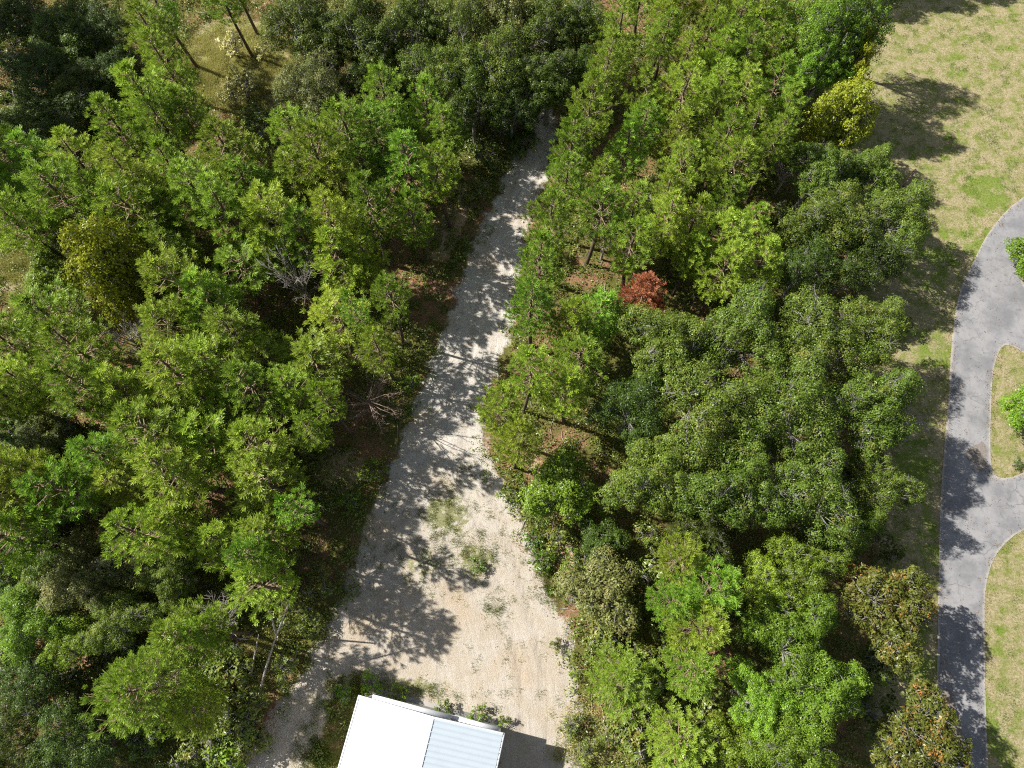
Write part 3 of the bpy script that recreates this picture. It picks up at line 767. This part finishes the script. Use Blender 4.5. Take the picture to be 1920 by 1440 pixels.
# --- broadleaf trees ----------------------------------------------------------
B = [
 ('oak',1255,640,190,'oak','oak at the upper left of the big dark clump, just below the rust red pine',10),
 ('oak',1400,625,185,'oak','oak on the upper rim of the big dark clump, between two others',10.5),
 ('oak',1540,640,190,'oak','oak on the upper right rim of the big dark clump',11),
 ('oak',1645,610,130,'oak','smaller oak leaning out at the upper right corner of the big clump',9),
 ('oak',1190,760,160,'oak_dark','dark oak at the left rim of the big clump, beside the pine rows',8.5),
 ('oak',1330,765,210,'oak','broad oak left of the centre of the big clump',11),
 ('oak',1485,770,215,'oak','broad oak with grey bare twigs in the centre of the big clump',11.5),
 ('oak',1640,760,185,'oak','oak on the right flank of the big clump, facing the paved road',11),
 ('oak',1230,895,180,'oak','oak on the left flank of the big clump, beside the green bush',9.5),
 ('oak',1380,910,200,'oak','oak in the lower middle of the big clump',10.5),
 ('oak',1530,915,190,'oak','oak at the lower right of the big clump',11),
 ('oak',1655,905,130,'oak','small oak reaching out from the lower right of the big clump',8.5),
 ('oak',1320,1000,130,'oak_dark','dark oak at the foot of the big clump, above the yellow green pines',8),
 ('oak',1600,990,120,'oak','small oak at the foot of the big clump, above the magnolia',8),
 ('oak',1540,315,130,'oak','oak just below the yellow tree, at the edge of the lawn',8.5),
 ('oak',1630,320,120,'oak','oak pushed out into the lawn below the yellow tree',7.5),
 ('oak',1560,410,160,'oak','light oak between the pine rows and the lawn',9.5),
 ('oak',1690,400,150,'oak','round oak standing furthest out on the lawn, beside the fallen log',8),
 ('oak',1620,480,150,'oak_dark','dark oak between the lawn and the big clump',8),
 ('oak',1520,490,120,'oak_dark','dark oak at the lower end of the pine rows',8),
 ('oak',1510,50,140,'laurel','glossy bright green tree near the top border, beside the lawn',10),
 ('oak',1640,-25,120,'oak','green tree cut by the top border, beside the top of the lawn',12),
 ('oak',1595,35,140,'laurel','glossy green tree at the top border, at the corner of the lawn',13),
 ('oak',1545,120,105,'laurel','glossy green tree just above the yellow tree',9.5),
 ('small',1605,105,72,'olive','small olive brown tree at the lawn edge above the yellow tree',10),
 ('small',1587,203,128,'yellow','bright yellow tree at the edge of the lawn',9.8),
 ('oak',1510,1060,130,'laurel','bright green tree right below the big oak clump',8.5),
 ('oak',1440,1110,130,'laurel','green tree between the yellow green pines and the magnolia',8),
 ('oak',1490,1190,180,'laurel','broad bright green tree left of the magnolia',9.5),
 ('oak',1540,1290,180,'laurel','broad bright green tree below and left of the magnolia',9.5),
 ('oak',1430,1310,140,'laurel','green tree on the left side of the lower right thicket',8),
 ('oak',1500,1400,170,'laurel','green tree at the bottom border in the lower right thicket',8.5),
 ('oak',1365,1130,90,'oak_dark','dark slim tree beside the yellow green pines',7),
 ('small',1370,1400,110,'laurel','low green tree at the bottom border, right of the short bushy pine',5),
 ('small',1050,915,140,'laurel','round bright green bush at the right rim of the track, below the front row pines',5.5),
 ('small',1130,1110,150,'sage','grey green bush with bare silvery twigs beside the sandy yard',5),
 ('small',1130,1010,90,'oak_dark','low dark bush between the two round bushes by the yard',3.5),
 ('magnolia',1675,1140,180,'magnolia','large leaved magnolia with orange tipped leaves beside the paved road',8.5),
 ('magnolia',1740,1395,190,'magnolia','large leaved magnolia with orange tipped leaves at the bottom border by the road',8),
 ('small',1942,765,108,'laurel','bright green tree at the right border on the grass island',3.6),
 ('small',1945,480,95,'laurel','green tree cut by the right border above the road fork',3.6),
 ('oak',560,40,150,'oak_dark','oak at the top border right of the grassy clearing',9),
 ('oak',585,150,130,'sage','pale green tree at the lower right corner of the grassy clearing',8),
 ('oak',670,55,160,'oak_dark','dark oak at the top border, above the two leafy pine tops',9),
 ('oak',770,50,150,'oak_dark','oak at the top border, above the end of the track',9.5),
 ('oak',690,140,110,'oak_dark','dark low oak between the clearing and the front row pines',6.5),
 ('oak',860,50,140,'oak_dark','oak at the top border, left of the grey mossy tree',9.5),
 ('oak',820,130,130,'oak','oak above the leafy pine tops left of the track end',8.5),
 ('small',950,25,110,'sage','grey mossy tree at the top border above the track end',9),
 ('oak',930,115,150,'oak','oak with a mossy side standing over the end of the track',9),
 ('oak',885,190,110,'oak_dark','dark oak left of the track end',7),
 ('oak',960,200,90,'oak_dark','small dark oak leaning over the end of the track',6.5),
 ('oak',1035,50,150,'oak_dark','dark oak at the top border, left of the pine rows',9),
 ('oak',1030,140,130,'oak_dark','dark oak closing the end of the track on the right',8),
 ('small',190,480,155,'olive','olive yellow crowned tree near the left border',12),
 ('small',95,520,110,'laurel','bright green bush left of the olive yellow tree',5),
 ('small',300,560,110,'sage','pale green vine covered bush right of the olive yellow tree',6),
 ('oak',235,1040,150,'sage','pale vine covered tree at the lower left, uppermost of the shrub bank',6),
 ('oak',140,1085,150,'sage','grey green tree with a pinkish patch in the lower left shrub bank',6),
 ('oak',320,1080,120,'oak','green tree in the lower left shrub bank, next to the pines',5.5),
 ('oak',50,1170,140,'laurel','green tree at the left border in the shrub bank',6),
 ('oak',220,1160,130,'oak','green tree in the shrub bank just above the broad bright pine',5.5),
 ('oak',130,1200,120,'laurel','brighter green tree in the middle of the shrub bank',5),
 ('oak',50,1290,130,'oak_dark','dark tree at the left border, below the shrub bank',5),
 ('oak',120,1400,150,'oak_dark','dark tree in the bottom left corner, second from the border',6),
 ('oak',20,1400,140,'oak_dark','dark tree in the very bottom left corner',6),
 ('oak',60,840,120,'oak_dark','dark low tree added to darken the black hollow at the left border',3.5),  # low dark trees added here; they stand in for the hollow's shade
 ('oak',20,930,120,'oak_dark','dark low tree added at the left border to darken ground below the black hollow',3.5),
 ('oak',120,830,90,'oak_dark','dark low tree added to darken the right end of the black hollow',3),
 ('oak',90,1010,120,'oak_dark','dark low tree added above the lower left shrub bank to darken the ground',4),
 ('oak',1085,40,130,'oak_dark','dark oak at the top border, squeezed between oaks and pine rows',8.5),
 ('oak',1090,130,90,'oak_dark','small dark oak beside the uppermost pine right of the track',7),
 ('oak',730,110,120,'oak_dark','dark oak behind the leafy pine tops, below the top border',7.5),
 ('oak',610,60,120,'oak_dark','dark oak at the top border beside the pale green clearing tree',8),
 ('oak',900,140,110,'oak','oak in the middle of the dark grove over the track end',8),
 ('oak',985,160,100,'oak_dark','dark oak in the grove right above the track end',7.5),
 ('oak',600,200,110,'oak_dark','dark low oak below the pale green clearing tree',5.5),
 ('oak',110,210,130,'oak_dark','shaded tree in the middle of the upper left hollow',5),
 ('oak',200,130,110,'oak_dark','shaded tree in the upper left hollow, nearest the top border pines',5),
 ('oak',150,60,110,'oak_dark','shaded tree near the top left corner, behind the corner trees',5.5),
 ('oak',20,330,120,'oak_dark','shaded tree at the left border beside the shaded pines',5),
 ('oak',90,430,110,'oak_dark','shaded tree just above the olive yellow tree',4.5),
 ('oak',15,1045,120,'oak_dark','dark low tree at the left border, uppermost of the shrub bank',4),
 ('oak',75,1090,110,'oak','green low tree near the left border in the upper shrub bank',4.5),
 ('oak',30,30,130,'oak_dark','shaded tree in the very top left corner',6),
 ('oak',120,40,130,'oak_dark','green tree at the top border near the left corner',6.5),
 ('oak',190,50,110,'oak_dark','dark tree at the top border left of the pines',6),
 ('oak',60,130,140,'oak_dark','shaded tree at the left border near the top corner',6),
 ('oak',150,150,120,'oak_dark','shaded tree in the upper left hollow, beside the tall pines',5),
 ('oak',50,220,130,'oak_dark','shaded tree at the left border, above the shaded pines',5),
]
for kind, px, py, d, mat, lab, H in B:
    nm = {'oak':'oak_tree','small':'broadleaf_tree','magnolia':'magnolia_tree'}[kind]
    ct_ = {'oak':'tree','small':'tree','magnolia':'tree'}[kind]
    if 'bush' in lab: nm, ct_ = 'bush', 'bush'
    plant(kind, px, py, d, mat, nm, lab, ct_, H=H, zf=0.78)

# unseen trees added just outside the frame to cast shade into it
for i, (px, py, d) in enumerate([(-40,60,180),(-50,150,180),(-40,260,180),(-50,360,170),(-50,800,170),(-45,890,170),(-60,1400,150)]):
    plant('oak', px, py, d, 'oak', 'oak_tree', 'unseen tall oak added beyond the left border to cast shade', 'tree', 'unseen oaks added beyond the left border', H=20 if py < 500 else 17, base=True)
for i, (px, py, d) in enumerate([(1545,-30,130),(1610,-45,130),(1680,-62,120)]):
    plant('oak', px, py, d, 'oak', 'oak_tree', 'unseen oak added beyond the top border to shade the top of the lawn', 'tree', 'unseen oaks added beyond the top border', H=10, base=True)

# --- bare and dead trees --------------------------------------------------------
def bare_tree(name, px, py, H, rad, mat, label, seed, cat='dead tree', n=26, up=1.1, zf=0.6):
    rng = np.random.default_rng(seed); t = MB(); b = MB()
    t.tube([(0,0,-.1),(0.05,.03,H*.3),(0,0,H*.62)], [.12,.09,.05], 6)
    for i in range(n):
        z0 = H*rng.uniform(.15, .6); a = rng.uniform(0, 2*PI); L = rad*rng.uniform(.5, 1)
        tip = np.array([math.cos(a)*L, math.sin(a)*L, min(H, z0+L*up*rng.uniform(.5, 1.4))])
        o = np.array([0, 0, z0]); k = o+(tip-o)*.5+rng.normal(0, .12, 3)
        b.tube([o, k, tip], [.045, .03, .01], 4)
        for _ in range(6):
            f = rng.uniform(.35, 1); s = o+(tip-o)*f; d = (tip-o)/L+rng.normal(0, .6, 3); d /= np.linalg.norm(d)
            l = rng.uniform(.3, .9); e = s+d*l
            b.tube([s, e], [.02, .008], 3)
            for _ in range(2): b.tube([s+d*l*.5, s+d*l*.5+(d+rng.normal(0, .6, 3))*l*.5], [.012, .006], 3)
    x, y = at(px, py, H*zf)
    o = thing(name, label, cat, (x, y, 0))
    obj('trunk', t.mesh('trunk', M[mat]), o); obj('branches', b.mesh('branches', M[mat]), o)
bare_tree('bare_tree', 560, 525, 8, 2.0, 'deadwood', 'bare grey tree with upright twigs among the left pines', 1, up=2.6)
bare_tree('bare_tree', 243, 635, 8, 2.0, 'deadwood', 'bleached bare tree among the pines near the left border', 2, up=1.6)
bare_tree('bare_tree', 690, 750, 7, 3.0, 'brownwood', 'bare brown tree with spreading twigs at the left rim of the track', 3, 'bare tree', n=44, up=.7)
bare_tree('bare_tree', 395, 1175, 7, 2.3, 'deadwood', 'dead grey branches poking out beside the smaller pine at the lower left', 4, up=.7)
bare_tree('bare_tree', 1010, 100, 8, 2.0, 'deadwood', 'bare twiggy tree between the dark oaks near the top border', 5, up=1.4)

bare_tree('bare_tree', 1140, 430, 8, 1.6, 'deadwood', 'grey twiggy bare tree in the rows right of the track, left of the dead pine', 6, up=1.3)
bare_tree('bare_tree', 1232, 400, 9, 1.4, 'deadwood', 'grey twiggy bare tree in the rows directly above the dead pine', 7, up=1.8)
bare_tree('bare_tree', 1490, 300, 8, 1.4, 'deadwood', 'pale bare tree between the pine rows and the oaks by the lawn', 8, up=1.2)
bare_tree('bare_tree', 345, 200, 8, 1.5, 'brownwood', 'small bare brown tree over the upper left pines', 9, up=1.0)
bare_tree('bare_tree', 240, 830, 8, 1.6, 'deadwood', 'grey bare tree right of the black hollow', 10, up=1.0)
bare_tree('bare_tree', 1700, 790, 6, 1.3, 'deadwood', 'silvery bare twigs at the right rim of the big oak clump', 12, up=.9)
bare_tree('bare_tree', 1500, 860, 9.5, 1.3, 'deadwood', 'silvery bare twigs in the centre of the big oak clump', 13, up=1.2, zf=.9)
def log(name, pts, r0, r1, mat, label, cat='log'):
    t = MB(); t.tube(pts, np.linspace(r0, r1, len(pts)), 8)
    o = obj(name, t.mesh(name, M[mat])); return tag(o, label, cat)
def P3(px, py, z): x, y = at(px, py, z); return (x, y, z)
log('leaning_trunk', [P3(486,1300,0), P3(497,1258,2.0), P3(515,1200,4.5), P3(542,1130,7.5)], 0.09, .035, 'deadwood', 'long bleached dead trunk leaning at the left rim of the lower track', 'dead trunk')
log('leaning_trunk', [P3(470,1270,0), P3(477,1230,2), P3(485,1190,4)], .08, .03, 'deadwood', 'short thin dead trunk left of the long leaning one', 'dead trunk')
log('leaning_trunk', [P3(520,1195,0), P3(512,1168,3), P3(503,1143,6)], .09, .05, 'deadwood', 'dead stem rising behind the top of the long leaning trunk', 'dead trunk')
log('fallen_log', [P3(1694,350,.3), P3(1706,333,.6), P3(1717,318,.9)], .14, .10, 'brownwood', 'brown log sticking out of the oaks onto the lawn')
log('fallen_log', [P3(1390,535,.2), P3(1355,545,.25), P3(1330,552,.2)], .1, .08, 'bark', 'dark log lying below the last of the right hand pines')

# --- shrubs: countable low plants ------------------------------------------------
SH = [
 (695,1285,46,'laurel','rounded green shrub at the shed corner nearest the track'),
 (645,1300,34,'laurel','dark green shrub just left of the shed corner'),
 (748,1300,36,'laurel','small green shrub behind the shed roof, left of the other two'),
 (833,1330,34,'laurel','small green shrub in front of the shed doors'),
 (898,1340,38,'laurel','bushy green shrub in front of the right shed door'),
 (945,1352,26,'laurel','small green shrub at the right corner of the shed'),
 (1042,1208,26,'weeds','tiny green shrub alone in the sandy yard'),
 (1078,1265,20,'laurel','tiny shrub at the foot of the short bushy pine'),
 (1068,1360,44,'weeds','spiky weed clump right of the shed shadow'),
 (1100,1405,50,'weeds','weed clump at the bottom border right of the sandy yard'),
 (1145,1370,46,'weeds','weed clump on the orange bare patch right of the yard'),
 (1015,1050,44,'grass','green shrub on the bend of the yard rim'),
 (1000,1010,36,'grass','low green shrub at the upper bend of the yard rim'),
 (1040,1010,50,'weeds','shrub between the yard rim and the dark bush'),
 (1080,1050,50,'weeds','weedy shrub beside the two orange bare patches'),
 (955,925,40,'weeds','low shrub on the right rim below the front pines'),
 (700,885,46,'laurel','green shrub at the left rim of the track, in the shade'),
 (660,940,40,'laurel','dark green shrub inside the left rim of the track'),
 (770,720,36,'laurel','green shrub on the left rim, beside the bare brown tree'),
 (600,1100,60,'weeds','weedy shrub on the left rim above the leaning trunks'),
 (560,1150,60,'weeds','weedy shrub behind the leaning trunks'),
 (590,1175,46,'weeds','weedy shrub touching the left rim of the lower track'),
 (540,1245,60,'weeds','weedy shrub at the foot of the long leaning trunk'),
 (460,1330,70,'weeds','wide weedy shrub left of the lower track'),
 (430,1410,80,'laurel','green shrub at the bottom border left of the lower track'),
 (480,1385,50,'weeds','weedy shrub at the left rim near the bottom border'),
 (895,1062,30,'grass','green clump at the shadow tip in the sandy yard'),
 (865,365,50,'weeds','weedy patch on the left rim near the far end of the track'),
 (900,355,36,'weeds','small weedy shrub on the left rim near the far end'),
 (1100,960,60,'laurel','green shrub below the round bright green bush'),
 (1190,1150,60,'oak_dark','dark shrub right of the grey green bush'),
 (1190,1350,70,'weeds','weedy shrub below the short bushy pine'),
 (1330,1340,80,'weeds','yellowish shrub left of the lower right thicket'),
 (1230,1330,60,'weeds','yellowish shrub between two short pines'),
 (1640,1240,70,'oak_dark','dark shrub below the roadside magnolia'),
 (1640,1330,80,'oak_dark','dark shrub between the two magnolias'),
 (1905,870,20,'oak_dark','tiny dark shrub at the right border on the grass island'),
]
for px, py, d, mat, lab in SH:
    plant('shrub', px, py, d, mat, 'shrub', lab, 'shrub', 'low shrubs', zf=0.5)
shr = random.Random(11)
UZ = [((20,20),(230,230),26,'oak_dark','low shaded shrub in the upper left hollow'), ((0,770),(170,870),14,'oak_dark','low shaded shrub in the black hollow at the left border'),
      ((430,60),(540,190),6,'drygrass','pale weedy shrub in the grassy clearing at the top'), ((470,220),(560,290),8,'weeds','yellowish shrub in the small lower clearing'),
      ((20,970),(330,1420),30,'oak_dark','low shrub between the trees of the lower left shrub bank'),
      ((1120,1000),(1330,1420),34,'weeds','weedy shrub among the pines right of the sandy yard'),
      ((1180,280),(1470,520),14,'weeds','low shrub on the straw between the right hand pine rows'),
      ((880,230),(1000,300),8,'oak_dark','dark low shrub at the far end of the track'),
      ((1500,560),(1700,1040),16,'oak_dark','dark low shrub under the right flank of the big oak clump'),
      ((320,1120),(470,1440),22,'weeds','weedy shrub between the broad pine and the lower track')]
for (x0, y0), (x1, y1), n_, mat, lab in UZ:
    spots = sorted((shr.uniform(x0, x1), shr.uniform(y0, y1)) for _ in range(n_))
    for i, (px, py) in enumerate(spots):
        lb = lab if n_ > 14 else '%s from the left: %s' % (ORD[i], lab)
        plant('shrub', px, py, scale_at(py)*shr.uniform(1.4, 3.0), mat, 'shrub', lb, 'shrub', 'shrubs: '+lab, zf=0.5)

# --- ground cover: nobody could count it ------------------------------------------
sand_box = sand_P
def scatter(n, poly_px, rng, keep):
    P = poly_world(poly_px); out = []
    lo, hi = P.min(0), P.max(0)
    X = rng.uniform(lo[0], hi[0], n); Y = rng.uniform(lo[1], hi[1], n)
    k = sdist(X, Y, P) > 0
    X, Y = X[k], Y[k]; k = keep(X, Y)
    return np.stack([X[k], Y[k]], 1)
rng = np.random.default_rng(9)
def not_paved(X, Y): return (sdist(X, Y, sand_P) < rng.normal(0.0, .65, len(X))) & (sdist(X, Y, road_P) < -0.1) & (sdist(X, Y, lawn_P) < rng.normal(-.3, 1.0, len(X))) & (sdist(X, Y, shed_P) < 0)
CLEAR = [smooth_poly(poly_world(q_), 1) for q_ in ([(350,70),(400,30),(480,30),(540,90),(560,180),(500,215),(420,180),(360,140)], [(450,240),(520,225),(570,270),(560,310),(480,310),(440,280)])]
def vnoise(X, Y, s, seed):
    r = np.random.default_rng(seed); f = np.zeros(len(X))
    for _ in range(10):
        a = r.uniform(0, 2*PI); k = r.uniform(.6, 1.6)/s
        f += np.sin((X*math.cos(a)+Y*math.sin(a))*k*2*PI+r.uniform(0, 2*PI))
    return f/4.5
def plants_mesh(pts, rng, nleaf, size, hgt, spread, wd=0.5):
    n = len(pts); c = np.repeat(pts, nleaf, 0); m = len(c)
    s = np.repeat(rng.uniform(.5, 1.3, n), nleaf)
    d = rand_dirs(m, rng, 0.0)
    cen = np.stack([c[:, 0]+d[:, 0]*spread*s, c[:, 1]+d[:, 1]*spread*s, 0.03+d[:, 2]*hgt*s*rng.uniform(.3, 1, m)], 1)
    return leaves(cen, d, size, wd, rng)
FULL = [(-150,-150),(1660,-150),(1700,1560),(-150,1560)]
pts = scatter(52000, FULL, rng, not_paved)
pts = pts[(sdist(pts[:, 0], pts[:, 1], CLEAR[0]) < 0) & (sdist(pts[:, 0], pts[:, 1], CLEAR[1]) < 0)]
v = vnoise(pts[:, 0], pts[:, 1], 9, 3)
pts = pts[(v > -0.2) | (rng.random(len(pts)) < .45)]
V1, _ = plants_mesh(pts, rng, 13, .17, .50, .42)
big = pts[rng.random(len(pts)) < .2]
V2, _ = plants_mesh(big, rng, 60, .16, 1.2, .62)
V = np.concatenate([V1, V2]); F = np.arange(len(V)).reshape(-1, 4)
tag(obj('undergrowth', mesh_from('undergrowth', V, F, M['weeds'])), 'patchy green weeds covering the straw between the trees', 'undergrowth', kind='stuff')
def blades(pts, rng, nb, L, spread, wd):
    c = np.repeat(pts, nb, 0); m = len(c)
    base = np.stack([c[:, 0]+rng.normal(0, spread, m), c[:, 1]+rng.normal(0, spread, m), np.full(m, 0.005)], 1)
    d = np.stack([rng.normal(0, .6, m), rng.normal(0, .6, m), np.ones(m)], 1); d /= np.linalg.norm(d, axis=1, keepdims=True)
    l = L*rng.uniform(.5, 1.3, (m, 1)); s = np.cross(d, rng.normal(0, 1, (m, 3))); s /= np.linalg.norm(s, axis=1, keepdims=True)+1e-9
    s *= wd
    V = np.stack([base-s, base+s, base+d*l+s*.3, base+d*l-s*.3], 1).reshape(-1, 3)
    return V, np.arange(4*m).reshape(-1, 4)
# grass: green on the yard's patches and beside the shed, dry in the clearings
greens = [(835,965,75,55,300),(890,1050,60,45,220),(790,1060,100,45,260),(860,1000,120,90,120),(960,1200,120,120,110),(925,1150,22,35,70),(600,1400,40,60,500),(625,1320,25,50,300),(665,1285,35,20,240),(800,1305,90,16,160),(1020,1050,28,60,420),(1030,1095,14,30,120),(1080,1390,35,60,260),(905,1340,45,14,80),(870,880,45,25,70),(860,365,55,18,140)]
pp = []
for px, py, rx, ry, k in greens:
    cx, cy = at(px, py); s = scale_at(py); k = int(k*1.1)
    q = rng.normal(0, .55, (k, 2))*np.array([rx/s, ry/s])+np.array([cx, cy]); pp.append(q)
pp = np.concatenate(pp); pp = pp[sdist(pp[:, 0], pp[:, 1], shed_P) < 0]
vn = vnoise(pp[:, 0], pp[:, 1], 1.3, 31)+.6*vnoise(pp[:, 0], pp[:, 1], .5, 32)+.6*vnoise(pp[:, 0], pp[:, 1], 4, 33); pp = pp[vn > rng.normal(.15, .25, len(pp))]
V, F = blades(pp, rng, 22, .20, .16, .011)
tag(obj('grass', mesh_from('grass', V, F, M['weeds'])), 'short green grass in tufts on the sandy yard and around the shed', 'grass', kind='stuff')
pp = []
for px, py, rx, ry, k in [(450,130,100,90,4200),(510,260,60,55,1800),(30,500,50,30,300),(1110,1400,60,60,150),(1200,1060,90,40,250),(490,1220,40,50,300),(1420,600,10,10,5)]:
    cx, cy = at(px, py); s = scale_at(py)
    pp.append(rng.normal(0, .55, (k, 2))*np.array([rx/s, ry/s])+np.array([cx, cy]))
pp = np.concatenate(pp)
V, F = blades(pp[vnoise(pp[:, 0], pp[:, 1], 2.2, 21) > -.25], rng, 40, .32, .26, .016)
tag(obj('dry_grass', mesh_from('dry_grass', V, F, M['drygrass'])), 'tall straw coloured grass in the clearings', 'grass', kind='stuff')
LW = [(1600,-100),(2050,-100),(2050,1550),(1640,1550),(1640,900),(1600,500)]
pts = scatter(26000, LW, rng, lambda X, Y: (sdist(X, Y, lawn_P) > .3) & (sdist(X, Y, road_P) < -0.08))
v = vnoise(pts[:, 0], pts[:, 1], 3.0, 8)
pts = pts[(v > .35) | (rng.random(len(pts)) < .15)]
V, F = blades(pts, rng, 16, .10, .14, .012)
tag(obj('lawn_grass', mesh_from('lawn_grass', V, F, M['grass'])), 'scattered green tufts growing in the dry lawn', 'grass', kind='stuff')
# small things lying about
rng = np.random.default_rng(77)
q = scatter(16000, FULL, rng, lambda X, Y: sdist(X, Y, shed_P) < 0)
sd = sdist(q[:, 0], q[:, 1], sand_P); q = q[(sd > -.5) & (rng.random(len(q)) < np.where(sd < 1.2, .9, .22))]
q2 = scatter(14000, [(1740,200),(2000,200),(2000,1500),(1740,1500)], rng, lambda X, Y: np.ones(len(X), bool))
rd = sdist(q2[:, 0], q2[:, 1], road_P); q2 = q2[(rd > -.4) & (rng.random(len(q2)) < np.where(rd < .5, .9, .12))]
zz = np.concatenate([np.full(len(q), .03), np.full(len(q2), .055)]); q = np.concatenate([q, q2])
c = np.repeat(np.column_stack([q, zz]), 3, 0)+rng.normal(0, .10, (len(q)*3, 3))*[1, 1, 0]
V, F = leaves(c, np.tile([0, 0, 1.0], (len(c), 1)), .085, .5, rng)
tag(obj('leaf_litter', mesh_from('leaf_litter', V, F, M['litter'])), 'brown fallen leaves and needles along the sand track and the paved road', 'leaf litter', kind='stuff')
t = MB()
q = scatter(1500, FULL, rng, lambda X, Y: (sdist(X, Y, sand_P) < -.2) & (sdist(X, Y, lawn_P) < 0) & (sdist(X, Y, shed_P) < 0))
for x, y in q:
    a = rng.uniform(0, 2*PI); L = rng.uniform(.4, 2.6); r = rng.uniform(.012, .04)
    e = np.array([math.cos(a), math.sin(a)])*L
    t.tube([(x, y, .05), (x+e[0]*.5+rng.normal(0, .1), y+e[1]*.5+rng.normal(0, .1), .09), (x+e[0], y+e[1], .06+rng.uniform(0, .2))], [r, r*.8, r*.4], 4)
tag(obj('fallen_sticks', t.mesh('fallen_sticks', M['deadwood'])), 'grey fallen sticks strewn over the forest floor', 'sticks', kind='stuff')
print('trees', len(trees), 'pines', len(pines))
